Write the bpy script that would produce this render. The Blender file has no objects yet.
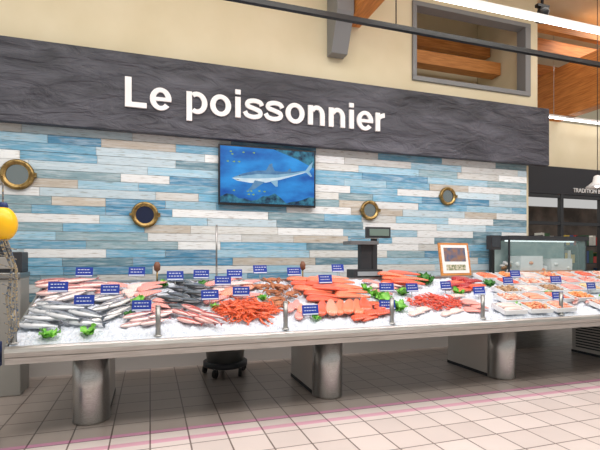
import bpy, math, random
from mathutils import Vector, Matrix, noise
random.seed(7)
R=random.uniform
COL=bpy.context.scene.collection
def lin(c):
    return tuple(((v/255)/12.92 if v/255<=.04045 else ((v/255+.055)/1.055)**2.4) for v in c[:3])+(1,)
def mat(name,c,rough=.5,metal=0,c2=None,scale=20,bump=0,bscale=None,emit=0,stretch=None,spec=.5,alpha=1,contrast=(.35,.65),coat=0,blackbase=False):
    m=bpy.data.materials.new(name); m.use_nodes=True; nt=m.node_tree; b=nt.nodes['Principled BSDF']
    b.inputs['Base Color'].default_value=lin(c) if not blackbase else (.01,.01,.01,1); b.inputs['Roughness'].default_value=rough; b.inputs['Metallic'].default_value=metal
    b.inputs['Specular IOR Level'].default_value=spec
    b.inputs['Coat Weight'].default_value=coat
    if alpha<1: b.inputs['Alpha'].default_value=alpha
    if emit: 
        b.inputs['Emission Color'].default_value=lin(c); b.inputs['Emission Strength'].default_value=emit
    co=nt.nodes.new('ShaderNodeTexCoord'); mp=nt.nodes.new('ShaderNodeMapping'); nt.links.new(co.outputs['Object'],mp.inputs[0])
    if stretch: mp.inputs['Scale'].default_value=stretch
    if c2 is not None:
        n=nt.nodes.new('ShaderNodeTexNoise'); n.inputs['Scale'].default_value=scale; n.inputs['Detail'].default_value=5
        nt.links.new(mp.outputs[0],n.inputs[0])
        r=nt.nodes.new('ShaderNodeValToRGB'); r.color_ramp.elements[0].position=contrast[0]; r.color_ramp.elements[1].position=contrast[1]
        r.color_ramp.elements[0].color=lin(c); r.color_ramp.elements[1].color=lin(c2)
        nt.links.new(n.outputs[0],r.inputs[0])
        if not blackbase: nt.links.new(r.outputs[0],b.inputs['Base Color'])
        if emit: nt.links.new(r.outputs[0],b.inputs['Emission Color'])
    if bump:
        n2=nt.nodes.new('ShaderNodeTexNoise'); n2.inputs['Scale'].default_value=bscale or scale; n2.inputs['Detail'].default_value=6
        nt.links.new(mp.outputs[0],n2.inputs[0])
        bp=nt.nodes.new('ShaderNodeBump'); bp.inputs['Strength'].default_value=bump; bp.inputs['Distance'].default_value=.02
        nt.links.new(n2.outputs[0],bp.inputs['Height']); nt.links.new(bp.outputs[0],b.inputs['Normal'])
    return m

class MB:
    def __init__(s): s.v=[];s.f=[];s.mi=[];s.sm=[];s.m=[];s.uv=[]
    def idx(s,m):
        if m not in s.m: s.m.append(m)
        return s.m.index(m)
    def add(s,vs,fs,m,M=None,smooth=False,uv=None,mats=None):
        o=len(s.v); M=M or Matrix()
        s.v+=[M@Vector(p) for p in vs]; s.uv+=uv if uv else [(0,0)]*len(vs)
        for i,f in enumerate(fs):
            s.f.append([o+j for j in f]); s.mi.append(s.idx(mats[i] if mats else m)); s.sm.append(smooth)
    def box(s,c,d,m,M=None):
        x,y,z=c; a,b,e=d[0]/2,d[1]/2,d[2]/2
        vs=[(x+i*a,y+j*b,z+k*e) for i in(-1,1) for j in(-1,1) for k in(-1,1)]
        s.add(vs,[(0,1,3,2),(4,6,7,5),(0,4,5,1),(2,3,7,6),(0,2,6,4),(1,5,7,3)],m,M)
    def bx(s,x0,x1,y0,y1,z0,z1,m,M=None): s.box(((x0+x1)/2,(y0+y1)/2,(z0+z1)/2),(x1-x0,y1-y0,z1-z0),m,M)
    def rings(s,rs,m,M=None,caps=True,smooth=True,closed=True,mats=None):
        n=len(rs[0]); vs=[p for r in rs for p in r]; fs=[];fm=[]
        for i in range(len(rs)-1):
            for j in range(n if closed else n-1):
                k=(j+1)%n; fs.append((i*n+j,i*n+k,(i+1)*n+k,(i+1)*n+j)); fm.append(mats[j] if mats else m)
        uv=[(i/(len(rs)-1),j/n) for i in range(len(rs)) for j in range(n)]
        s.add(vs,fs,m,M,smooth,uv,fm)
        if caps:
            o=len(s.v)-len(vs)
            s.f.append([o+j for j in range(n)][::-1]); s.mi.append(s.idx(m)); s.sm.append(False)
            s.f.append([o+(len(rs)-1)*n+j for j in range(n)]); s.mi.append(s.idx(m)); s.sm.append(False)
    def tube(s,pts,rad,m,M=None,seg=8,flat=1,caps=True):
        pts=[Vector(p) for p in pts]; rs=[]
        if not isinstance(rad,(list,tuple)): rad=[rad]*len(pts)
        up=None
        for i,p in enumerate(pts):
            d=(pts[min(i+1,len(pts)-1)]-pts[max(i-1,0)]).normalized()
            if up is None: up=Vector((0,0,1)) if abs(d.z)<.9 else Vector((1,0,0))
            a=d.cross(up); 
            if a.length<1e-4: a=d.cross(Vector((0,1,.3)))
            a.normalize(); b=a.cross(d).normalized(); up=b
            rs.append([p+rad[i]*(math.cos(t)*a+math.sin(t)*flat*b) for t in [2*math.pi*k/seg for k in range(seg)]])
        s.rings(rs,m,M,caps)
    def lathe(s,prof,c,m,M=None,seg=24,caps=True):
        c=Vector(c)
        s.rings([[c+Vector((r*math.cos(t),r*math.sin(t),z)) for t in [2*math.pi*k/seg for k in range(seg)]] for r,z in prof],m,M,caps)
    def ell(s,c,r,m,M=None,seg=12,n=8):
        rs=[]
        for i in range(n+1):
            a=math.pi*i/n; q=max(math.sin(a),.02)
            rs.append([(c[0]+r[0]*q*math.cos(t),c[1]+r[1]*q*math.sin(t),c[2]-r[2]*math.cos(a)) for t in [2*math.pi*k/seg for k in range(seg)]])
        s.rings(rs,m,M)
    def prism(s,poly,x0,x1,m,M=None): # poly in (y,z)
        n=len(poly); vs=[(x0,y,z) for y,z in poly]+[(x1,y,z) for y,z in poly]
        fs=[(i,(i+1)%n,n+(i+1)%n,n+i) for i in range(n)]+[tuple(range(n))[::-1],tuple(range(n,2*n))]
        s.add(vs,fs,m,M)
    def obj(s,name,bevel=0,parent=None):
        me=bpy.data.meshes.new(name); me.from_pydata([tuple(p) for p in s.v],[],s.f)
        for m in s.m: me.materials.append(m)
        me.polygons.foreach_set('material_index',s.mi); me.polygons.foreach_set('use_smooth',s.sm)
        uvl=me.uv_layers.new(name='UVMap')
        for l in me.loops: uvl.data[l.index].uv=s.uv[l.vertex_index]
        me.update(); o=bpy.data.objects.new(name,me); COL.objects.link(o)
        if s.v:
            lo=[min(p[i] for p in s.v) for i in range(3)]; hi=[max(p[i] for p in s.v) for i in range(3)]
            c=Vector(((lo[0]+hi[0])/2,(lo[1]+hi[1])/2,lo[2])); me.transform(Matrix.Translation(-c)); o.location=c
        if bevel:
            b=o.modifiers.new('bevel','BEVEL'); b.width=bevel; b.segments=2; b.limit_method='ANGLE'; b.angle_limit=.9
        if parent: 
            o.parent=parent; o.location=o.location-parent.location
        return o
T=Matrix.Translation
def RX(a):return Matrix.Rotation(math.radians(a),4,'X')
def RY(a):return Matrix.Rotation(math.radians(a),4,'Y')
def RZ(a):return Matrix.Rotation(math.radians(a),4,'Z')

# ---------------- materials
steel=mat('brushed_stainless',(196,196,194),.28,.9,c2=(172,171,167),scale=6,stretch=(1,30,30))
railm=mat('rail_stainless',(186,185,182),.3,.75,c2=(160,158,154),scale=5,stretch=(1,30,30))
steel_d=mat('dark_stainless',(150,150,148),.35,.9)
cream=mat('cream_wall_paint',(226,215,186),.8,c2=(218,206,174),scale=1.2)
white=mat('white_paint',(236,236,234),.6)
greyp=mat('grey_panel',(150,148,142),.5)
black=mat('black_plastic',(14,14,16),.35)
dark=mat('dark_grey',(44,46,50),.5)
woodm=mat('glulam_wood',(216,142,70),.55,c2=(182,108,46),scale=3,stretch=(12,1,14))
woodx=mat('glulam_wood_x',(214,146,78),.55,c2=(184,114,54),scale=3,stretch=(1,12,14))
brass=mat('aged_brass',(176,150,96),.35,.85,c2=(120,96,56),scale=14)
lampm=mat('fluorescent_tube',(255,255,255),.5,emit=6)
rubber=mat('rubber',(25,25,25),.7)
frameg=mat('window_frame_grey',(128,130,132),.5)
glassd=mat('dark_glass',(40,46,52),.05,spec=.8)

slate=mat('slate',(46,47,55),.55,c2=(88,89,99),scale=1.5,bump=1.0,bscale=2.2,stretch=(.8,1,2.6),contrast=(.3,.75))
for n in slate.node_tree.nodes:
    if n.type=='MAPPING': n.inputs['Rotation'].default_value=(0,.5,0)
    if n.type=='TEX_NOISE': n.inputs['Detail'].default_value=10; n.inputs['Distortion'].default_value=1.1
    if n.type=='BUMP': n.inputs['Distance'].default_value=.08

# ---------------- floor
fm=bpy.data.materials.new('floor_tiles'); fm.use_nodes=True; nt=fm.node_tree; b=nt.nodes['Principled BSDF']
co=nt.nodes.new('ShaderNodeTexCoord'); br=nt.nodes.new('ShaderNodeTexBrick'); br.offset=0; br.squash=1
br.inputs['Scale'].default_value=1; br.inputs['Brick Width'].default_value=.33; br.inputs['Row Height'].default_value=.33; br.inputs['Mortar Size'].default_value=.007
br.inputs['Mortar Smooth'].default_value=.1; br.inputs['Bias'].default_value=0
br.inputs['Color1'].default_value=lin((226,214,209)); br.inputs['Color2'].default_value=lin((212,200,195)); br.inputs['Mortar'].default_value=lin((124,110,106))
nt.links.new(co.outputs['Object'],br.inputs['Vector'])
sx=nt.nodes.new('ShaderNodeSeparateXYZ'); nt.links.new(co.outputs['Object'],sx.inputs[0])
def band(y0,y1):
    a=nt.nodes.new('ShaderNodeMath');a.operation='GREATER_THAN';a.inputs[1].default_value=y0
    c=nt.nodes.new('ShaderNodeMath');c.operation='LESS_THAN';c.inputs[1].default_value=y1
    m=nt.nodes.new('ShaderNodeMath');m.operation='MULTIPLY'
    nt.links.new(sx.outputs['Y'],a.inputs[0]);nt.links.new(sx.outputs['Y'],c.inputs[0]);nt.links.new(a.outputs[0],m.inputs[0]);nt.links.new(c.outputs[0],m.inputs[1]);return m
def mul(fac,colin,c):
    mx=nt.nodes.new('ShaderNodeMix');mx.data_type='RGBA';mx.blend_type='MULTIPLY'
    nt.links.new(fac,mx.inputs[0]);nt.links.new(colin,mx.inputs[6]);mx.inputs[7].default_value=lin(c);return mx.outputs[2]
c_=mul(band(4.36,30).outputs[0],br.outputs[0],(196,193,188))  # counter's shadow on the floor, painted in as greyer tiles
c_=mul(band(4.29,4.36).outputs[0],c_,(236,176,218))  # pink glow of the counter lamps at the shadow edge, painted as a stripe
c_=mul(band(4.06,4.14).outputs[0],c_,(246,200,226))  # second streak of that pink light, also put into the tile colour
n=nt.nodes.new('ShaderNodeTexNoise');n.inputs['Scale'].default_value=1.3;nt.links.new(co.outputs['Object'],n.inputs[0])
mx2=nt.nodes.new('ShaderNodeMix');mx2.data_type='RGBA';mx2.blend_type='MULTIPLY';mx2.inputs[0].default_value=.15
nt.links.new(c_,mx2.inputs[6]);nt.links.new(n.outputs[0],mx2.inputs[7])
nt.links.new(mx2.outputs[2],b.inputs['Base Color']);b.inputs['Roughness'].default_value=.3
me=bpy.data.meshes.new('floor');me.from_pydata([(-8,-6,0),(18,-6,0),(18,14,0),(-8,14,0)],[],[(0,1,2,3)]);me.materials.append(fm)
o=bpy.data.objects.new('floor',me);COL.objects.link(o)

# ---------------- plank wall
pm=bpy.data.materials.new('painted_planks');pm.use_nodes=True;nt=pm.node_tree;b=nt.nodes['Principled BSDF'];b.inputs['Roughness'].default_value=.65
at=nt.nodes.new('ShaderNodeAttribute');at.attribute_name='board'
co=nt.nodes.new('ShaderNodeTexCoord');mp=nt.nodes.new('ShaderNodeMapping');mp.inputs['Scale'].default_value=(1.3,1,14);nt.links.new(co.outputs['Object'],mp.inputs[0])
n=nt.nodes.new('ShaderNodeTexNoise');n.inputs['Scale'].default_value=2.2;n.inputs['Detail'].default_value=8;n.inputs['Roughness'].default_value=.65;nt.links.new(mp.outputs[0],n.inputs[0])
r=nt.nodes.new('ShaderNodeValToRGB');r.color_ramp.elements[0].position=.45;r.color_ramp.elements[1].position=.76;r.color_ramp.elements[1].color=(.7,.7,.7,1);nt.links.new(n.outputs[0],r.inputs[0])
mx=nt.nodes.new('ShaderNodeMix');mx.data_type='RGBA';nt.links.new(r.outputs[0],mx.inputs[0]);nt.links.new(at.outputs['Color'],mx.inputs[6]);mx.inputs[7].default_value=lin((216,226,230))
n3=nt.nodes.new('ShaderNodeTexNoise');n3.inputs['Scale'].default_value=5;n3.inputs['Detail'].default_value=6;nt.links.new(mp.outputs[0],n3.inputs[0])
r3=nt.nodes.new('ShaderNodeValToRGB');r3.color_ramp.elements[0].position=.3;r3.color_ramp.elements[0].color=lin((186,178,168));r3.color_ramp.elements[1].position=.46;r3.color_ramp.elements[1].color=(1,1,1,1);nt.links.new(n3.outputs[0],r3.inputs[0])
mx3=nt.nodes.new('ShaderNodeMix');mx3.data_type='RGBA';mx3.blend_type='MULTIPLY';mx3.inputs[0].default_value=.8;nt.links.new(mx.outputs[2],mx3.inputs[6]);nt.links.new(r3.outputs[0],mx3.inputs[7])
nt.links.new(mx3.outputs[2],b.inputs['Base Color'])
pal=[(228,232,232)]*7+[(206,208,204)]*4+[(150,192,212)]*5+[(108,168,198)]*5+[(74,138,174)]*3+[(128,160,170)]*4+[(188,210,220)]*4+[(188,180,166)]*2+[(96,136,152)]*2
vs=[];fs=[];cols=[]
def board(x0,x1,z0,z1,y,c):
    o=len(vs); g=.0025
    x0+=g;x1-=g;z0+=g;z1-=g
    vs.extend([(x0,y,z0),(x1,y,z0),(x1,y,z1),(x0,y,z1),(x0,6.8,z0),(x1,6.8,z0),(x1,6.8,z1),(x0,6.8,z1)])
    fs.extend([(o,o+1,o+2,o+3),(o,o+4,o+5,o+1),(o+3,o+2,o+6,o+7),(o,o+3,o+7,o+4),(o+1,o+5,o+6,o+2)]);cols.extend([c]*8)
z=1.0;last=None
while z<3.4:
    h=.118; x=-6+R(-1,0); 
    while x<6.82:
        w=R(.6,1.5); x1=min(x+w,6.82)
        c=random.choice(pal)
        while c==last: c=random.choice(pal)
        last=c
        k=R(.94,1.04); cc=lin(tuple(min(255,v*k) for v in c))
        if x1>-6: board(max(x,-6),x1,z,z+h,6.8-R(.012,.02),cc)
        x=x1
    z+=h
me=bpy.data.meshes.new('wall_back');me.from_pydata(vs,[],fs);me.materials.append(pm)
ca=me.color_attributes.new('board','FLOAT_COLOR','POINT')
for i,c in enumerate(cols): ca.data[i].color=c
o=bpy.data.objects.new('wall_back',me);COL.objects.link(o)
q=MB();q.bx(-6,6.82,6.8,6.95,0,3.42,mat('lower_wall',(190,187,182),.5));q.obj('wall_back_core')

# ---------------- upper wall with window
q=MB()
wx0,wx1,wz0,wz1=4.31,6.9,4.67,6.05
q.bx(-6,wx0,6.8,7.0,3.42,6.9,cream);q.bx(wx1,7.1,6.8,7.0,3.42,6.9,cream);q.bx(wx0,wx1,6.8,7.0,3.42,wz0,cream);q.bx(wx0,wx1,6.8,7.0,wz1,6.9,cream)
q.obj('wall_upper')
q=MB();fw=.08
q.bx(wx0,wx1,6.76,6.98,wz0,wz0+fw,frameg);q.bx(wx0,wx1,6.76,6.98,wz1-fw,wz1,frameg);q.bx(wx0,wx0+fw,6.76,6.98,wz0+fw,wz1-fw,frameg);q.bx(wx1-fw*1.6,wx1,6.76,6.98,wz0+fw,wz1-fw,frameg)
q.obj('window_1',bevel=.006)
q=MB();q.bx(3.4,6.86,8.2,8.3,4.2,6.9,cream);q.obj('wall_mezzanine')
q=MB();q.bx(3.4,6.86,7.5,7.75,5.35,5.6,woodx);q.bx(3.4,6.86,7.8,7.95,5.85,6.1,woodx);q.obj('rafter')
q=MB();q.bx(6.88,7.08,7.0,8.7,0,6.9,cream);q.obj('wall_right_return')

# banner
q=MB();q.bx(-6,7.18,6.6,6.72,3.33,4.41,slate);banner=q.obj('slate_banner',bevel=.01)

# channel letters, modelled stroke by stroke
letter=mat('white_letters',(240,240,240),.5)
q=MB()
def strip2(A,B,ox,closed=False,D=.053):
    n=len(A)
    vs=[(ox+p[0],-D,p[1]) for p in A]+[(ox+p[0],-D,p[1]) for p in B]+[(ox+p[0],0,p[1]) for p in A]+[(ox+p[0],0,p[1]) for p in B]
    fs=[]
    m=n if closed else n-1
    for i in range(m):
        j=(i+1)%n
        fs+=[(i,j,n+j,n+i),(i,2*n+i,2*n+j,j),(n+i,n+j,3*n+j,3*n+i)]
    if not closed: fs+=[(0,n,3*n,2*n),(n-1,3*n-1,4*n-1,2*n-1)]
    q.add(vs,fs,letter,LM)
def rect(ox,x0,x1,z0,z1): strip2([(x0,z0),(x0,z1)],[(x1,z0),(x1,z1)],ox,D=.057)
def arc(ox,cx,cz,ro,rzo,ri,rzi,a0,a1,closed=False,n=40):
    k=[math.radians(a0+(a1-a0)*i/(n if closed else n-1)) for i in range(n)]
    strip2([(cx+ro*math.cos(a),cz+rzo*math.sin(a)) for a in k],[(cx+ri*math.cos(a),cz+rzi*math.sin(a)) for a in k],ox,closed)
def letters(ch,ox):
    if ch=='L': rect(ox,.075,.225,0,.72);rect(ox,.225,.57,0,.125);return .611
    if ch=='o': arc(ox,.305,.264,.268,.278,.13,.165,0,360,True);return .611
    if ch=='e':
        arc(ox,.285,.264,.255,.278,.12,.17,-3,322);rect(ox,.15,.535,.215,.305);return .556
    if ch=='p': rect(ox,.065,.2,-.2,.53);arc(ox,.325,.264,.255,.278,.12,.165,-125,125);return .611
    if ch=='n': rect(ox,.065,.205,0,.53);arc(ox,.325,.29,.225,.25,.09,.135,0,150);rect(ox,.415,.55,0,.29);return .611
    if ch=='i': rect(ox,.07,.21,0,.53);rect(ox,.07,.21,.6,.72);return .278
    if ch=='r': rect(ox,.065,.205,0,.53);arc(ox,.375,.29,.27,.245,.165,.12,95,155);return .389
    if ch=='s':
        P=[(.5,.365),(.44,.45),(.28,.478),(.13,.435),(.12,.335),(.28,.275),(.44,.215),(.44,.105),(.28,.052),(.11,.085),(.045,.18)]
        pts=[]
        for i in range(len(P)-1):
            p0=P[max(i-1,0)];p1=P[i];p2=P[i+1];p3=P[min(i+2,len(P)-1)]
            for k in range(6):
                t=k/6;pts.append(tuple(.5*((2*p1[d])+(-p0[d]+p2[d])*t+(2*p0[d]-5*p1[d]+4*p2[d]-p3[d])*t*t+(-p0[d]+3*p1[d]-3*p2[d]+p3[d])*t**3) for d in (0,1)))
        pts.append(P[-1]);A=[];B=[]
        for i,p in enumerate(pts):
            a=pts[max(i-1,0)];c=pts[min(i+1,len(pts)-1)];dx,dz=c[0]-a[0],c[1]-a[1];l=math.hypot(dx,dz);nx_,nz_=-dz/l*.057,dx/l*.057
            A.append((p[0]+nx_,p[1]+nz_));B.append((p[0]-nx_,p[1]-nz_))
        strip2(A,B,ox);return .556
    return .278
K=3.99/7.02
LM=T((-.326-.075*K,6.6,3.655))@Matrix.Scale(K,4)
x=0
for ch in 'Le poissonnier': x+=letters(ch,x)
q.obj('banner_lettering',parent=banner)

# ---------------- ceiling & structure
q=MB();q.bx(-6,18,-2,14,6.9,7.0,cream);q.obj('ceiling')
q=MB();q.bx(3.02,3.3,2.5,6.78,5.4,6.2,woodm);q.bx(9.5,9.8,2.5,13.5,5.0,6.25,woodm);q.obj('glulam_beam',bevel=.01)
q=MB()
for y in (7.3,8.1,9.2,10.4): q.bx(7.15,17,y,y+.14,6.35,6.65,woodx)
q.obj('purlin')
q=MB();q.prism([(6.6,4.84),(6.78,4.84),(6.78,6.9),(6.35,6.9),(6.35,5.4)],2.72,3.0,frameg);q.obj('steel_bracket',bevel=.005)
q=MB();q.bx(-2,13,5.07,5.13,4.52,4.58,black)
for x in (-1,3,8,12): q.tube([(x,5.1,4.58),(x,5.1,6.9)],.008,black)
q.obj('lighting_track')
def strip(x0,x1,y,z,name='strip_light'):
    q=MB();q.bx(x0,x1,y-.04,y+.04,z,z+.045,white);q.tube([(x0+.02,y,z-.02),(x1-.02,y,z-.02)],.02,lampm,seg=10)
    for i in range(3):
        x=x0+(x1-x0)*(i+.5)/3;q.tube([(x,y,z+.045),(x,y,6.9)],.006,steel)
    q.obj(name)
strip(2.4,12,4.6,4.72);strip(8.3,13.5,8.3,4.95)
q=MB();q.tube([(5.2,4.9,6.9),(5.2,4.9,5.05)],.02,black);q.lathe([(.05,0),(.075,.02),(.08,.16),(.05,.2)],(0,0,-.1),black,T((5.2,4.9,4.98))@RX(25));q.bx(5.1,5.3,4.87,4.93,5.08,5.12,black);q.obj('spotlight')
q=MB();q.tube([(7.9,6.2,6.9),(7.9,6.2,3.1)],.006,black);q.lathe([(.03,.22),(.06,.2),(.08,.1),(.2,0),(.19,0),(.07,.09)],(7.9,6.2,2.9),white,caps=False);q.ell((7.9,6.2,2.95),(.05,.05,.06),lampm);q.obj('pendant_lamp')

# ---------------- shop front at the right
signm=mat('dark_fascia',(38,38,44),.5)
q=MB();q.bx(7.08,17,8.7,8.9,3.17,5.0,cream);q.bx(7.08,17,8.62,8.7,3.17,3.85,signm)
q.obj('wall_far')
q=MB();
for x in (7.1,8.4,9.75,11.1,12.5,14): q.bx(x,x+.09,8.62,8.72,0,3.17,dark)
for z in (0,.95,2.4,3.08): q.bx(7.1,15,8.63,8.71,z,z+.08,dark)
q.bx(7.1,15,8.66,8.68,0,.95,greyp);q.obj('shopfront_frame')
q=MB();q.bx(7.1,16,11.8,11.9,0,3.3,mat('shop_interior',(60,54,52),.8,c2=(110,100,94),scale=1.5));q.obj('wall_shop_interior')
cu=bpy.data.curves.new('t','FONT');cu.body='TRADITION BOUCHERE';cu.size=.15;cu.extrude=.01
to=bpy.data.objects.new('fascia_lettering',cu);COL.objects.link(to);to.rotation_euler=(math.pi/2,0,0);to.location=(10.15,8.615,3.24);cu.materials.append(letter)
q=MB()
pk=[mat('pack_%d'%i,c,.5) for i,c in enumerate([(170,50,45),(200,170,70),(220,220,215),(50,90,60),(50,80,130)])]
for X0_ in (8.6,10.2,11.8):
    for z in (.4,.9,1.4,1.9): 
        q.bx(X0_,X0_+1.3,9.6,10.0,z,z+.03,dark)
        x=X0_+.03
        while x<X0_+1.2:
            w=R(.08,.16);h=R(.15,.36);q.bx(x,x+w,9.65,9.9,z+.03,z+.03+h,random.choice(pk));x+=w+.01
    for xx in (X0_,X0_+1.3): q.bx(xx-.02,xx+.02,9.6,10.0,0,2.2,dark)
q.obj('stocked_shelving')

# ---------------- TV
q=MB();q.bx(.96,2.49,6.7,6.75,2.38,3.28,black);q.bx(1.3,2.1,6.75,6.79,2.6,3.05,dark)
E=dict(blackbase=True,spec=.15)
scr=mat('tv_screen_water',(10,70,156),.4,c2=(44,150,226),scale=1.6,emit=1,stretch=(1,1,2.2),**E)
q.bx(.985,2.465,6.694,6.7,2.415,3.255,scr)
reef=mat('tv_reef',(8,38,66),.4,c2=(56,130,156),scale=12,emit=1,**E)
vs=[(.985,6.692,2.415)]+[(.985+1.48*i/16,6.692,2.5+.1*noise.noise(Vector((i*.5,3,0)))+.04*math.sin(i*.9)) for i in range(17)]+[(2.465,6.692,2.415)]
q.add(vs,[tuple(range(len(vs)))],reef)
vs=[(1.8,6.692,3.255),(2.465,6.692,3.255),(2.465,6.692,3.0),(2.2,6.692,3.12)];q.add(vs,[(0,1,2,3)],reef)
mn=mat('tv_minnow',(150,190,90),emit=.8,**E)
for k in range(14):
    x=R(1.0,1.7);z=R(3.0,3.2) if k%2 else R(2.52,2.62);q.add([(x,6.6915,z),(x+.03,6.6915,z+.012),(x+.045,6.6915,z),(x+.03,6.6915,z-.012)],[(0,1,2,3)],mn)
sg=mat('tv_shark',(190,216,234),.3,c2=(226,238,244),scale=7,emit=.95,**E);sgm=mat('tv_shark_mid',(130,176,206),.3,emit=.95,c2=(154,194,218),scale=9,**E);sgd=mat('tv_shark_dark',(72,116,160),.3,emit=.95,c2=(100,144,182),scale=9,**E)
def flat(pts,m,y): q.add([(1.745+px*.6,y,2.84+pz*.6) for px,pz in pts],[tuple(range(len(pts)))],m)
flat([(-.98,-.1),(-.84,-.16),(-.5,-.2),(-.1,-.17),(.3,-.07),(.7,.06),(.98,.15),(.98,.2),(.7,.16),(.3,.13),(0,.14),(-.35,.12),(-.7,.03)],sg,6.6905)
flat([(-.98,-.1),(-.7,.03),(-.35,.12),(0,.14),(.3,.13),(.7,.16),(.98,.2),(.98,.165),(.6,.06),(.2,-.03),(-.3,-.08),(-.7,-.09)],sgm,6.6895)
flat([(-.96,-.08),(-.7,.03),(-.35,.12),(0,.14),(.3,.13),(.7,.16),(.98,.2),(.6,.11),(.2,.05),(-.35,.03),(-.7,-.03)],sgd,6.6885)
flat([(-.12,.12),(-.02,.3),(.06,.33),(.06,.26),(.12,.14)],sgd,6.688)
flat([(-.4,-.13),(-.5,-.3),(-.62,-.42),(-.42,-.36),(-.14,-.16)],sgd,6.688)
flat([(.0,-.13),(.14,-.26),(.2,-.26),(.2,-.09)],sgm,6.688)
flat([(.45,.15),(.52,.22),(.55,.22),(.56,.15)],sgd,6.688)
flat([(.92,.14),(1.06,.34),(1.17,.45),(1.12,.26),(1.06,.18),(1.14,.06),(1.1,.04),(.94,.17)],sgm,6.688)
flat([(-.8,-.04),(-.785,-.025),(-.765,-.04),(-.785,-.055)],black,6.687)
flat([(-.93,-.12),(-.84,-.125),(-.74,-.15),(-.84,-.14)],black,6.687)
q.obj('wall_television')

# ---------------- portholes
mirror=mat('porthole_glass',(150,160,160),.08,.9);navy=mat('porthole_navy',(18,28,58),.2)
def porthole(x,z,r,g):
    q=MB();M=T((x,6.779,z))@RX(90)
    q.lathe([(r*.66,0),(r,0),(r,.03),(r*.92,.05),(r*.78,.05),(r*.72,.03),(r*.66,.03)],(0,0,0),brass,M,seg=36,caps=False)
    q.lathe([(r*.7,0),(r*.7,.02)],(0,0,0),g,M,seg=36)
    for i in range(8):
        a=i*math.pi/4+.2;q.lathe([(r*.06,.0),(r*.06,.012),(r*.02,.016)],(r*.86*math.cos(a),r*.86*math.sin(a),.048),brass,M,seg=8)
    q.box((r*1.02,0,.03),(r*.22,r*.3,.04),brass,M);q.box((-r*1.02,0,.03),(r*.2,r*.2,.04),brass,M)
    q.obj('brass_porthole')
porthole(-1.65,2.68,.20,mirror);porthole(-.07,2.2,.185,navy);porthole(3.48,2.38,.165,mirror);porthole(5.02,2.68,.165,mirror)

# ---------------- counter
SL=.297
def surf(X,Y): return .86+(Y-4.32)*SL
X0,X1=-1.13,8.2
q=MB()
q.prism([(4.25,.845),(4.235,.815),(4.25,.775),(4.262,.772),(4.258,.765),(4.27,.712),(4.33,.705),(4.36,.83),(4.33,.855),(4.27,.858)],X0,X1,railm)
q.prism([(4.33,.7),(5.8,.7),(5.8,.74),(4.33,.74)],X0,X1,steel_d)
q.prism([(5.76,.74),(5.8,.74),(5.8,1.28),(5.76,1.28)],X0,X1,steel)
q.bx(X0,X1,5.76,6.1,1.28,1.305,steel)
q.prism([(4.33,.70),(5.8,.70),(5.8,1.28),(5.72,1.285),(4.33,.86)],X0-.02,X0,steel)
leg_panel=mat('leg_panel',(200,194,186),.45)
for lx in (-.55,1.955,4.45,6.94):
    q.bx(lx-.155,lx+.155,4.88,5.78,.0,.7,leg_panel)
    rs=[]
    for z,k,yy in ((0.0,1,0),(.02,1,0),(.35,.98,-.02),(.7,.94,-.05)):
        rs.append([(lx+.17*k*math.sin(a),4.88-.2*math.cos(a)*k+yy,z) for a in [math.radians(d) for d in range(-90,91,15)]]+[(lx+.17*k,4.92,z),(lx-.17*k,4.92,z)])
    q.rings(rs,steel)
    q.bx(lx-.16,lx+.16,4.9,5.79,0,.04,dark)
for i in range(12): q.bx(6.77,6.78,4.95,5.7,.1+i*.045,.12+i*.045,dark)
for x in (-1.1,.07,1.31,2.535,3.76,4.98,6.2,7.4):
    q.tube([(x,4.4,.82),(x,4.4,1.14)],.024,steel_d,seg=14);q.lathe([(.024,0),(.026,.004),(.015,.012)],(x,4.4,1.14),steel_d,seg=14);q.lathe([(.04,0),(.04,.015)],(x,4.4,.86),steel,seg=14)
counter=q.obj('fish_counter')

icem=mat('crushed_ice',(232,237,244),.35,c2=(208,219,233),scale=60,bump=.8,bscale=90,spec=.6)
nx,ny=460,72;vs=[]
for j in range(ny+1):
    for i in range(nx+1):
        X=X0+.005+(X1-X0-.01)*i/nx;Y=4.335+(5.755-4.335)*j/ny
        z=surf(X,Y)-.005+.028*noise.noise(Vector((X*3,Y*3,1)))+.022*noise.noise(Vector((X*14,Y*14,5)))+R(-.01,.01)
        edge=min(1,(Y-4.335)/.08); z=z*edge+(.84)*(1-edge)
        vs.append((X,Y,z))
w=nx+1
fs=[(j*w+i,j*w+i+1,(j+1)*w+i+1,(j+1)*w+i) for j in range(ny) for i in range(nx)]
q=MB();q.add(vs,fs,icem,smooth=False);q.obj('crushed_ice_bed')

def PM(X,Y,dz=0,rz=0,rx=0,ry=0): return T((X,Y,surf(X,Y)+dz))@RX(16.5)@RZ(rz)@RY(ry)@RX(rx)

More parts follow.
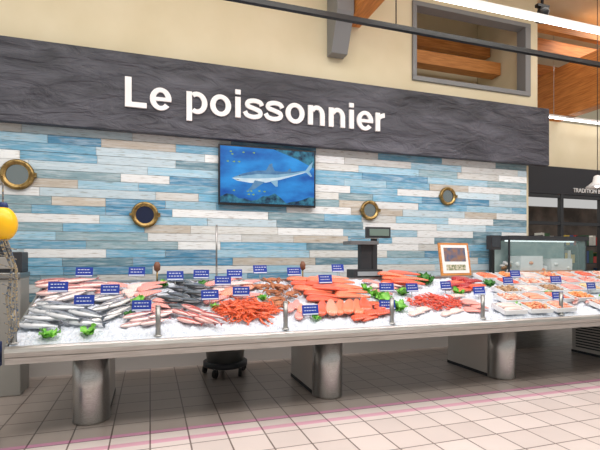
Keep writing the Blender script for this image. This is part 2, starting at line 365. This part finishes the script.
# fish
eye_w=mat('fish_eye',(225,220,200),.2);eye_b=mat('fish_pupil',(10,10,12),.1)
def fishmats(top,mid,bel,n):
    return [mat(n+'_back',top,.28,.15,coat=.5,c2=tuple(int(v*.7) for v in top),scale=40),mat(n+'_flank',mid,.25,.25,coat=.5,c2=tuple(int(v*.84) for v in mid),scale=50),mat(n+'_belly',bel,.25,.1,coat=.5)]
def fish(q,M,L,H,W,ms,bend=0,forked=True):
    prof=[(0,.08),(.03,.3),(.08,.55),(.16,.82),(.26,.98),(.36,1),(.5,.9),(.64,.68),(.76,.42),(.85,.24),(.9,.2)]
    n=12;rs=[];mm=[]
    for s,h in prof:
        x=(s-.45)*L;yb=bend*math.sin(s*math.pi)
        wv=h**.8 if s<.7 else h*.9
        rs.append([(x,yb+H/2*h*math.cos(a),W/2*(1+math.sin(a)*wv)) for a in [2*math.pi*k/n for k in range(n)]])
    for k in range(n):
        a=2*math.pi*(k+.5)/n; c=math.cos(a); mm.append(ms[0] if c>.3 else ms[1] if c>-.5 else ms[2])
    q.rings(rs,ms[1],M,mats=mm)
    x0=(.9-.45)*L;x1=(1.0-.45)*L;zc=W/2
    y=H*.1
    q.add([(x0-.01*L,y,zc),(x0-.01*L,-y,zc),(x1+.02*L,-H*.52,zc-.1*W),((x1-.04*L) if forked else x1,0,zc),(x1+.02*L,H*.52,zc+.1*W)],[(0,1,3),(1,2,3),(0,3,4)],ms[0],M)
    q.add([((.24-.45)*L,H*.46,zc),((.33-.45)*L,H*.72,zc),((.62-.45)*L,H*.52,zc),((.7-.45)*L,H*.27,zc)],[(0,1,2,3)],ms[0],M)
    q.add([((.62-.45)*L,-H*.3,zc),((.68-.45)*L,-H*.5,zc),((.76-.45)*L,-H*.2,zc)],[(0,1,2)],ms[0],M)
    q.add([((.25-.45)*L,-H*.05,W*.99),((.38-.45)*L,-H*.25,W*1.02),((.4-.45)*L,-H*.05,W*1.0)],[(0,1,2)],ms[0],M)
    q.lathe([(.016*L,0),(.016*L,.003)],((.09-.45)*L,H*.1,W*.76),eye_w,M,seg=10);q.lathe([(.009*L,0),(.009*L,.002)],((.09-.45)*L,H*.1,W*.76+.003),eye_b,M,seg=8)
    q.tube([((.2-.45)*L,H*.3,W*.9),((.225-.45)*L,0,W*.98),((.2-.45)*L,-H*.3,W*.88)],.0016,ms[0],M,seg=4)
bass=fishmats((84,94,106),(164,172,180),(218,222,226),'bass')
bream=fishmats((52,56,64),(106,112,120),(184,186,192),'bream')
mull=fishmats((160,50,52),(212,108,102),(232,184,178),'mullet')
gurn=fishmats((150,70,66),(190,110,104),(230,190,182),'gurnard')
def pile(name,items,ms,L,H,W,ang,jit=8,**k):
    q=MB()
    for it in items:
        x,y=it[0],it[1];dz=it[2] if len(it)>2 else 0
        fish(q,PM(x,y,dz+.008,ang+R(-jit,jit),rx=R(-6,6)),L*R(.92,1.06),H*R(.95,1.05),W,ms,bend=R(-.01,.01),**k)
    q.obj(name)
pile('sea_bass_pile',[(-.97,4.62),(-.93,4.73,.015),(-.95,4.86,.02),(-.78,4.7,.045),(-.8,4.88,.055),(-.6,4.64),(-.6,4.78,.03),(-.9,5.0,.03)],bass,.44,.125,.06,-22,jit=14)
pile('hake_pile',[(-.7,5.0,.02),(-.62,5.1,.03),(-.98,5.14,.02),(-.78,5.2,.04),(-.88,5.27,.03)],fishmats((130,116,116),(204,188,186),(234,226,224),'hake'),.42,.11,.055,40,jit=12)
pile('red_snapper_pile',[(-.95,5.4),(-.85,5.48,.02),(-.98,5.58,.03),(-.72,5.4,.02),(-.8,5.64,.04),(-.6,5.55,.02),(-1.0,5.68,.03)],fishmats((158,70,74),(214,138,134),(236,200,194),'snapper'),.46,.14,.065,10)
pile('whiting_pile',[(-.42,4.74),(-.3,4.86,.01),(-.4,4.94,.02),(-.36,5.05,.02),(-.42,5.16,.03),(-.28,5.0,.04),(-.5,5.25,.02)],fishmats((100,102,108),(178,178,182),(228,228,226),'whiting'),.36,.1,.05,35,jit=12)
pile('sea_bream_pile',[(.24,4.94),(.38,5.04,.02),(.3,5.18,.02),(.42,5.27,.03),(.34,5.36,.03),(.46,5.46,.03),(.36,5.56,.03),(.52,5.14,.05),(.5,5.36,.06),(.2,5.08,.03)],bream,.34,.16,.055,150,jit=14)
pile('red_mullet_pile',[(.36,4.58),(.42,4.66,.015),(.5,4.56,.01),(.46,4.76,.02),(.6,4.64,.02),(.42,4.84,.02),(.56,4.52,.03),(.3,4.7,.03)],mull,.32,.08,.05,-40)
pile('pink_bream_pile',[(-.14,4.56),(-.06,4.64,.01),(.04,4.56,.02),(-.12,4.72,.02),(.1,4.68,.03),(.18,4.78,.02)],fishmats((170,96,102),(220,168,168),(238,214,210),'pinkfish'),.3,.085,.045,20)
pile('gurnard_pile',[(5.5,4.64),(5.62,4.7,.02),(5.7,4.6,.02)],gurn,.26,.06,.045,20)

# fillets
def wavemat(name,c1,c2,sc=7,dist=2,rough=.3):
    m=bpy.data.materials.new(name);m.use_nodes=True;nt=m.node_tree;b=nt.nodes['Principled BSDF'];b.inputs['Roughness'].default_value=rough;b.inputs['Coat Weight'].default_value=.3
    uv=nt.nodes.new('ShaderNodeUVMap');w=nt.nodes.new('ShaderNodeTexWave');w.inputs['Scale'].default_value=sc;w.inputs['Distortion'].default_value=dist;w.inputs['Detail'].default_value=1
    nt.links.new(uv.outputs[0],w.inputs[0]);r=nt.nodes.new('ShaderNodeValToRGB');r.color_ramp.elements[0].color=lin(c1);r.color_ramp.elements[0].position=.55;r.color_ramp.elements[1].color=lin(c2);r.color_ramp.elements[1].position=.95
    nt.links.new(w.outputs['Color'],r.inputs[0]);nt.links.new(r.outputs[0],b.inputs['Base Color'])
    return m
salm=wavemat('salmon_flesh',(236,98,56),(246,176,140),5);salm2=wavemat('salmon_flesh_deep',(222,70,42),(240,138,104),6);salm3=wavemat('salmon_flesh_pale',(236,134,100),(246,196,172),5)
cod=wavemat('white_fillet',(234,198,190),(244,228,222),5);pinkf=wavemat('pink_fillet',(226,138,128),(240,188,180),5);tuna=wavemat('tuna_flesh',(160,30,38),(198,74,72),4)
smoked=wavemat('smoked_fillet',(222,144,64),(236,188,110),5);creamf=wavemat('breaded_fillet',(222,186,130),(238,212,170),5)
def fillet(q,M,L,Wd,Th,m,taper=.35):
    n=12;rs=[]
    for i in range(13):
        s=i/12; w=Wd/2*(min(1,(s+.03)*7)**.5)*(1-(1-taper)*max(0,s-.35)/.65)*(.55 if i==12 else 1)
        h=Th*(min(1,(s+.05)*6)**.5)*(1-.5*s)
        r=[]
        for k in range(n):
            a=2*math.pi*k/n;yy=w*math.copysign(abs(math.cos(a))**.7,math.cos(a));zz=h*(.5+.5*math.copysign(abs(math.sin(a))**.6,math.sin(a)))
            r.append((L*(s-.5),yy,zz+.012*math.sin(s*3)))
        rs.append(r)
    st=len(q.v);q.rings(rs,m,M)
    for i in range(13):
        for k in range(n):
            a=2*math.pi*k/n; q.uv[st+i*n+k]=(i/12*L/.5+.12*abs(math.cos(a)),.5*math.cos(a)*.3)
def fillets(name,items,ms,L,W,Th,ang,jit=6,taper=.35):
    q=MB()
    for it in items:
        x,y=it[0],it[1];dz=it[2] if len(it)>2 else 0
        a2=it[3] if len(it)>3 else ang
        fillet(q,PM(x,y,dz+.005,a2+R(-jit,jit),rx=R(-5,5)),L*R(.9,1.06),W*R(.92,1.05),Th,random.choice(ms),taper)
    q.obj(name)
it=[]
for k in range(6): it.append((1.95+R(-.04,.04),5.0+k*.12,.01+.014*(k%3),-16))
for k in range(6): it.append((2.36+R(-.04,.04),5.05+k*.115,.02+.014*(k%3),-10))
for k in range(6): it.append((1.84+k*.11,4.76+R(-.02,.02),.02+.012*(k%2),66))
for k in range(3): it.append((2.16+R(-.08,.08),5.2+k*.14,.065,-20))
fillets('salmon_fillet_stack',it,[salm,salm2,salm3,salm],.46,.15,.045,-14,jit=8)
fillets('salmon_steaks',[(2.3,4.5),(2.4,4.56,.02),(2.2,4.48,.01),(2.52,4.56,.02),(2.58,4.68,.03),(2.5,4.8,.02)],[salm2],.26,.13,.035,15,taper=.7)
fillets('salmon_back_stack',[(3.2,5.45,.02),(3.3,5.55,.05),(3.35,5.38,.06),(3.5,5.5,.06),(3.25,5.62,.08),(3.45,5.65,.09)],[salm,salm2],.45,.15,.04,-20)
fillets('white_fish_fillets',[(-.2,5.2),(-.12,5.3,.02),(-.16,5.42,.02),(-.02,5.25,.04),(0,5.4,.05),(-.1,5.55,.03),(.05,5.55,.04)],[cod,pinkf,cod],.32,.12,.03,30)
fillets('haddock_fillets',[(-.42,5.42),(-.35,5.55,.03),(-.5,5.6,.03)],[pinkf,cod],.34,.13,.03,-15)
fillets('cod_fillets',[(.75,5.3),(.85,5.42,.02),(.8,5.55,.03),(1.0,5.35,.03),(1.05,5.5,.04),(.95,5.6,.06),(1.15,5.42,.02),(.95,5.25,.02),(1.2,5.58,.03),(.72,5.12,.01),(1.1,5.16,.02)],[pinkf,cod,pinkf,salm3],.34,.13,.032,20,jit=14)
fillets('rose_fillets',[(.05,4.86),(.12,4.94,.02),(-.02,4.96,.02),(.15,5.04,.03)],[pinkf],.26,.1,.03,-30)
fillets('tuna_loins',[(4.1,5.2),(4.25,5.3,.02),(4.15,5.4,.03),(4.4,5.25,.03),(4.45,5.42,.04),(4.3,5.5,.05),(4.0,5.32,.03)],[tuna,salm2],.34,.14,.045,15,taper=.7)
fillets('monkfish_fillets',[(2.85,5.2),(2.9,5.34,.02),(2.85,5.5,.03),(2.98,5.3,.03),(3.1,5.4,.02)],[cod,pinkf],.28,.12,.035,-25)
fillets('cod_loins',[(2.95,4.55),(3.1,4.62,.01),(3.85,4.98,.01),(3.92,4.84),(3.35,4.5),(3.5,4.54,.01)],[cod],.24,.1,.035,15,taper=.7)
fillets('trout_fillets',[(1.54,4.66),(1.6,4.76,.02),(1.58,4.88,.02),(1.48,4.78,.03)],[pinkf,salm3],.28,.1,.03,70)
fillets('skate_wings',[(3.75,4.55),(3.9,4.62,.01),(3.85,4.7,.03)],[pinkf],.24,.16,.03,-20)

# shellfish
lang=mat('langoustine_shell',(236,114,66),.3,c2=(212,80,42),scale=30,coat=.4);prawn=mat('red_prawn_shell',(212,56,40),.3,c2=(234,110,82),scale=30,coat=.4)
crabm=mat('crab_shell',(150,82,50),.4,c2=(196,130,88),scale=18);crabd=mat('crab_claw_tip',(50,34,30),.4)
def shrimp(q,M,L,m,claws):
    pts=[];rad=[]
    for i in range(8):
        a=i/7*(1.2 if claws else 3.0);rr=L/ (1.2 if claws else 3.0)
        pts.append((rr*math.sin(a),rr*(1-math.cos(a)),.012));rad.append(L*(.06,.1,.11,.105,.095,.08,.06,.035)[i])
    q.tube(pts,rad,m,M,seg=6)
    e=Vector(pts[-1]);d=(e-Vector(pts[-2])).normalized();sd=Vector((-d.y,d.x,0))
    q.add([e,e+d*.16*L+sd*.12*L,e+d*.2*L,e+d*.16*L-sd*.12*L],[(0,1,2),(0,2,3)],m,M)
    for sg_ in (-1,1):
        if claws: q.tube([(0.01,sg_*.01,.012),(-.25*L,sg_*.2*L,.016),(-.55*L,sg_*.1*L,.014),(-.78*L,sg_*.08*L,.012)],[.004,.005,.009,.003],m,M,seg=5)
        q.tube([(0,0,.015),(-.5*L,sg_*.25*L,.03),(-.9*L,sg_*.5*L,.02)],.0013,m,M,seg=3,caps=False)
def heap(name,cx,cy,rx,ry,n,m,L,claws):
    q=MB()
    for i in range(n):
        a=R(0,6.28);r=math.sqrt(R(0,1));h=.07*(1-r*r)*R(.3,1)
        shrimp(q,PM(cx+rx*r*math.cos(a),cy+ry*r*math.sin(a),h+.01,R(0,360),rx=R(-25,25),ry=R(-15,15)),L*R(.85,1.1),m,claws)
    q.obj(name)
heap('langoustine_heap',.98,4.8,.31,.23,110,lang,.14,True)
heap('red_prawn_heap',3.4,4.8,.36,.22,120,prawn,.11,False)
def crab(q,M,S,m):
    q.ell((0,0,.03*S/.1),(S,.7*S,.3*S),m,M,seg=14,n=8)
    for sg_ in (-1,1):
        for k in range(4):
            y=(.3-.22*k)*S
            q.tube([(sg_*.8*S,y,.25*S),(sg_*1.35*S,y*1.6+.05*S,.5*S),(sg_*1.8*S,y*2.4,.05*S)],[.1*S,.08*S,.03*S],m,M,seg=5)
        q.tube([(sg_*.6*S,.5*S,.3*S),(sg_*1.1*S,.95*S,.4*S),(sg_*.8*S,1.3*S,.35*S)],[.13*S,.15*S,.16*S],m,M,seg=6)
        q.tube([(sg_*.8*S,1.3*S,.35*S),(sg_*.6*S,1.55*S,.35*S),(sg_*.3*S,1.65*S,.35*S)],[.24*S,.22*S,.03*S],m,M,seg=6)
        q.tube([(sg_*.7*S,1.3*S,.35*S),(sg_*.45*S,1.35*S,.35*S),(sg_*.28*S,1.5*S,.35*S)],[.12*S,.1*S,.03*S],crabd,M,seg=5)
    for sg_ in (-1,1): q.ell((sg_*.2*S,.66*S,.4*S),(.05*S,.05*S,.06*S),eye_b,M,seg=6,n=4)
q=MB()
for (x,y,z,a) in [(1.38,5.08,0,200),(1.42,5.28,.01,160),(1.3,5.45,.02,190),(1.55,5.42,.02,170),(1.6,5.18,.02,220),(1.48,5.58,.05,180),(1.5,5.3,.07,150),(1.4,4.95,0,210)]:
    crab(q,PM(x,y,z+.005,a),.075,crabm)
q.obj('crab_heap')

# greens
leafm=mat('lettuce_leaf',(84,164,48),.45,c2=(140,206,84),scale=25);leafd=mat('parsley_leaf',(40,104,34),.5,c2=(70,140,46),scale=40)
def leaf(q,M,L,m):
    vs=[];n=7
    ph=R(0,6)
    for i in range(n):
        for j in range(n):
            s=i/(n-1);t=j/(n-1)*2-1;w=L*.4*math.sin(math.pi*min(.95,s*.85+.12))
            vs.append((L*s,w*t,.25*L*s*(1-s*.3)+abs(t)**2*(.16*L*math.sin(9*s+ph+t*2)+.08*L)))
    q.add(vs,[(i*n+j,i*n+j+1,(i+1)*n+j+1,(i+1)*n+j) for i in range(n-1) for j in range(n-1)],m,M,smooth=True)
def greens(q,x,y,S=.1,m=None,n=9,dz=0):
    for i in range(n): leaf(q,PM(x+R(-.01,.01),y+R(-.01,.01),dz,i*360/n+R(-15,15),ry=R(-45,0)),S*R(.8,1.2),m or leafm)
q=MB()
for x,y,s_ in [(-.85,4.45,.1),(-.52,4.46,.09),(-.12,5.05,.11),(.66,4.92,.08),(2.72,4.9,.14),(2.72,5.08,.13),(2.8,4.7,.12),(3.12,5.15,.12),(1.7,4.56,.06),(.15,5.66,.08),(3.95,5.1,.1),(4.5,4.6,.08),(5.35,4.95,.09),(6.25,4.75,.14),(6.5,4.95,.14),(1.25,5.12,.08),(2.66,5.3,.1)]:
    greens(q,x,y,s_)
q.obj('lettuce_garnish')
q=MB()
for x,y,s_ in [(3.75,5.6,.15),(.62,5.6,.08),(-.2,4.8,.07),(4.72,5.4,.1),(6.1,5.45,.1)]: greens(q,x,y,s_,leafd,12)
q.obj('parsley_bunch')

# trays at right
trayw=mat('white_tray',(234,236,238),.4);musl=mat('mussel_shell',(60,60,70),.25);orng=mat('cooked_shellfish',(226,114,58),.4,c2=(242,184,120),scale=30)
pinks=mat('pink_seafood',(230,134,122),.35,c2=(242,194,184),scale=25);brn=mat('whelk_shell',(150,112,80),.5,c2=(196,164,128),scale=30);sal=mat('salad_mix',(204,80,58),.5,c2=(236,190,140),scale=30)
surm=mat('surimi_mix',(240,218,204),.4,c2=(230,136,100),scale=22)
def tray(x,y,w,d,content,dz=.02,rz=0):
    q=MB();M=PM(x,y,dz,rz)
    q.box((0,0,.006),(w,d,.012),trayw,M)
    for s_ in(-1,1):
        q.box((s_*w/2,0,.028),(.012,d,.055),trayw,M);q.box((0,s_*d/2,.028),(w+.012,.012,.055),trayw,M)
    if content in (salm,tuna,cod,pinkf,smoked,salm2,creamf,salm3):
        for k in range(3): fillet(q,M@T((R(-.01,.01),-d*.3+k*d*.29,.03+.006*(k%2)))@RZ(R(-8,8)),w*.85,d*.32,.04,content,.75)
    else:
        n=int(w*d*1300)
        for k in range(n):
            q.ell((0,0,0),(R(.018,.028),R(.012,.018),R(.01,.014)),content,M@T((R(-.42,.42)*w,R(-.4,.4)*d,R(.035,.065)))@RZ(R(0,360))@RX(R(-40,40)),seg=7,n=5)
    q.obj('seafood_tray')
cs=[cod,pinks,salm3,surm,pinkf,sal,brn,salm,surm,creamf,salm3,cod,orng,pinkf,surm,salm2,brn]
k=0
for row,(y,xa,xb) in enumerate([(4.5,4.25,7.6),(4.79,4.45,7.6),(5.08,4.75,7.8),(5.37,4.95,8.0),(5.63,4.9,8.0)]):
    x=xa+.1*(row%2)
    while x<xb:
        if not (row==1 and 6.1<x<6.6) and not (row==0 and 5.4<x<5.8): tray(x+R(-.015,.015),y,.33,.24,cs[(k*5+row*3)%17],.02,R(-3,3))
        k+=1;x+=.395

# price cards
blue=mat('price_card_blue',(26,58,156),.4);cardw=mat('price_card_white',(222,228,240),.4)
cards=[(-.9,5.2,.12),(-.4,5.15,.1),(-.08,4.82,.05),(-.15,5.72,.1),(.6,5.66,.08),(1.0,5.6,.1),(.98,5.06,.08),(.62,4.98,.08),(1.35,5.7,.12),(1.8,5.66,.1),(2.45,5.72,.12),(2.85,5.08,.08),(3.75,5.1,.08),(4.15,4.93,.06),(4.9,5.22,.08),(5.8,5.22,.08),(6.15,4.93,.08),(3.2,5.05,.08),(.28,5.5,.12),(1.64,4.58,.04),(5.2,4.65,.07),(-.62,4.92,.08),(2.1,5.3,.12),(-.72,5.72,.1),(6.7,4.93,.08),(5.3,5.5,.08),(.82,5.36,.1),(2.6,4.62,.05)]
for x,y,h in cards:
    q=MB();M=T((x,y,surf(x,y)))@RZ(R(-14,10))
    q.tube([(0,0,-.02),(0,0,h)],.004,steel,M,seg=6);Mc=M@T((0,-.006,h+.05))@RX(-12)
    q.box((0,0,0),(.19,.005,.11),blue,Mc);q.box((0,-.003,-.044),(.18,.003,.012),cardw,Mc)
    for r_ in range(2):
        xx=-.07
        while xx<.055:
            w_=R(.012,.03);q.box((xx+w_/2,-.0035,.028-.034*r_),(w_,.002,.008),cardw,Mc);xx+=w_+.01
    q.obj('price_card')

stw=mat('stick_wood',(120,80,60),.6)
for x,y in [(.08,5.74),(1.95,5.74)]:
    q=MB();M=T((x,y,surf(x,y)));q.tube([(0,0,-.03),(0,0,.16)],.01,brass,M);q.lathe([(.012,.14),(.035,.16),(.04,.22),(.02,.26)],(0,0,0),stw,M,seg=12);q.obj('wooden_price_spike')
q=MB();q.tube([(.82,5.9,1.305),(.82,5.9,2.02)],.012,steel_d,seg=10);q.lathe([(.05,0),(.05,.012)],(.82,5.9,1.305),steel);q.obj('rear_glass_post')

# scale
q=MB()
q.bx(2.75,3.2,5.82,6.08,1.305,1.42,dark);q.bx(2.8,3.15,5.8,5.83,1.33,1.39,mat('scale_keys',(150,156,160),.5))
q.bx(2.9,3.08,5.92,6.02,1.42,1.8,dark);q.bx(2.7,3.14,5.82,6.1,1.78,1.83,mat('scale_pan',(120,122,124),.35,.6))
q.tube([(2.7,5.83,1.83),(2.7,5.83,1.87),(3.14,5.83,1.87),(3.14,5.83,1.83)],.006,steel)
q.bx(3.0,3.38,5.9,5.98,1.88,2.04,dark);q.bx(3.03,3.35,5.892,5.9,1.91,2.01,mat('scale_display',(104,124,116),.3));q.bx(3.1,3.18,5.94,6.0,1.42,1.95,dark)
q.obj('weighing_scale',bevel=.008)
# framed picture
q=MB();M=T((4.58,5.95,1.31))@RX(-10)
q.bx(-.28,.28,-.01,.015,.0,.52,woodx,M);q.bx(-.245,.245,-.015,-.008,.035,.485,white,M);q.bx(-.2,.2,-.018,-.012,.22,.44,mat('picture_print',(50,90,130),.5,c2=(150,110,80),scale=9),M);q.bx(-.18,.18,-.018,-.012,.08,.17,mat('picture_text',(90,110,60),.5,c2=(220,210,190),scale=30),M)
q.obj('framed_certificate')
q=MB();q.bx(5.2,5.38,5.88,6.06,1.305,1.33,black);q.bx(5.26,5.32,5.95,5.99,1.33,1.9,black);q.bx(5.2,5.4,5.9,6.0,1.72,1.95,dark);q.bx(5.22,5.38,5.893,5.9,1.76,1.92,glassd);q.obj('card_terminal_stand')

# lobster tank
water=mat('aquarium_glass',(170,205,205),.05,alpha=.18)
q=MB()
q.bx(5.85,7.65,6.22,6.7,.0,1.22,steel);q.bx(5.85,7.65,6.2,6.7,1.22,1.28,dark)
q.bx(5.83,7.67,6.18,6.72,1.9,1.97,dark)
for x in (5.85,7.61):
    for y in (6.2,6.66): q.bx(x,x+.025,y,y+.025,1.28,1.9,dark)
tl=mat('tank_lamp',(230,245,245),.5,emit=1.4);q.tube([(5.95,6.4,1.885),(7.55,6.4,1.885)],.012,tl)
q.bx(5.89,7.61,6.66,6.68,1.28,1.9,mat('tank_back',(196,216,214),.4,c2=(150,180,180),scale=4))
q.bx(5.89,7.61,6.205,6.21,1.28,1.9,water)
for k in range(60): q.ell((R(5.95,7.55),R(6.3,6.6),1.3+R(0,.2)),(R(.03,.07),R(.03,.05),R(.02,.05)),random.choice([white,brn,white,trayw,orng]),seg=8,n=6)
q.bx(6.2,6.7,6.3,6.6,1.28,1.62,trayw);q.bx(6.9,7.4,6.3,6.6,1.28,1.57,trayw);q.bx(5.9,7.6,6.25,6.28,1.29,1.36,orng)
q.obj('lobster_tank')

# left machine
q=MB();q.bx(-1.95,-1.42,5.95,6.35,.0,1.35,greyp);q.bx(-1.95,-1.42,5.93,6.4,1.35,1.42,steel_d);q.bx(-1.95,-1.42,6.0,6.3,1.42,1.66,dark);q.bx(-1.9,-1.5,5.98,6.0,1.46,1.6,greyp);q.bx(-1.7,-1.62,6.2,6.26,1.66,1.8,dark);q.obj('wrapping_machine',bevel=.01)
# buoy and rope
buoyY=mat('yellow_buoy',(246,190,16),.35);ropeb=mat('rope',(50,80,110),.8,c2=(170,150,110),scale=60);bluep=mat('blue_paint',(22,44,100),.5)
q=MB()
q.tube([(-1.34,4.42,0),(-1.34,4.42,2.25)],.04,bluep,seg=14);q.tube([(-1.34,4.42,2.2),(-1.18,4.4,2.22),(-1.18,4.4,2.02)],.008,ropeb)
q.ell((-1.18,4.4,1.88),(.11,.11,.145),buoyY,seg=20,n=14);q.lathe([(.03,0),(.04,.03),(.03,.06)],(-1.18,4.4,2.0),bluep)
for k in range(4):
    q.tube([(-1.17+.02*k-.03,4.36,1.75),(-1.12+.02*k+R(-.02,.02),4.34,1.5),(-1.13+.025*k,4.3,1.25),(-1.09+.02*k,4.25,1.02),(-1.1,4.21,.9)],.008,ropeb,seg=6)
for k in range(10): q.tube([(-1.2+.008*k,4.35-.01*k,1.7-k*.08),(-1.06,4.33-.01*k,1.66-k*.08)],.005,ropeb,seg=5)
q.bx(-1.55,-1.23,4.2,4.5,0,.1,bluep);q.bx(-1.4,-1.17,4.2,4.34,.7,.9,bluep)
q.obj('buoy_stand',bevel=.005)

# wheeled bin under counter
q=MB()
q.lathe([(.2,.16),(.25,.2),(.3,.62),(.31,.63),(.29,.63),(.24,.24)],(.98,6.2,0),steel_d,seg=28,caps=True)
q.lathe([(.24,.1),(.3,.12),(.3,.18),(.2,.19)],(.98,6.2,0),dark,seg=28)
for k in range(5):
    a=k*2*math.pi/5+.3;x=.98+.28*math.cos(a);y=6.2+.28*math.sin(a)
    q.lathe([(.055,-.02),(.06,0),(.055,.02)],(0,0,0),rubber,T((x,y,.06))@RY(90)@RX(R(-40,40)),seg=16);q.box((x,y,.1),(.03,.03,.06),steel)
q.obj('wheeled_bin')

# ---------------- camera
cam=bpy.data.cameras.new('camera');co_=bpy.data.objects.new('camera',cam);COL.objects.link(co_)
co_.location=(0,0,1.6);co_.rotation_euler=(math.pi/2,0,-math.atan(.316/.949));cam.lens=27;cam.sensor_width=36;cam.shift_y=32/600;cam.clip_end=200
bpy.context.scene.camera=co_
# ---------------- lights
def area(n,loc,sx_,sy_,e,col=(1,1,1),rot=(0,0,0)):
    l=bpy.data.lights.new(n,'AREA');l.shape='RECTANGLE';l.size=sx_;l.size_y=sy_;l.energy=e;l.color=col
    o=bpy.data.objects.new(n,l);COL.objects.link(o);o.location=loc;o.rotation_euler=rot;return o
area('ceiling_light_front',(2,1.0,6.6),12,2,500,(1,.975,.94))
area('ceiling_light_mid',(2.5,4.0,6.6),12,1.2,220,(1,.975,.94))
area('ceiling_light_right',(11,6.5,6.7),4,3,150,(1,.98,.95))
area('counter_light',(2.8,4.75,4.3),9,.2,100,(1,.88,.91))
area('shop_light',(11,10,3.2),5,1.5,40,(1,.95,.85))
w=bpy.data.worlds.new('world');bpy.context.scene.world=w;w.use_nodes=True;w.node_tree.nodes['Background'].inputs[0].default_value=(1,.985,.96,1);w.node_tree.nodes['Background'].inputs[1].default_value=.53
bpy.context.scene.view_settings.view_transform='Standard'
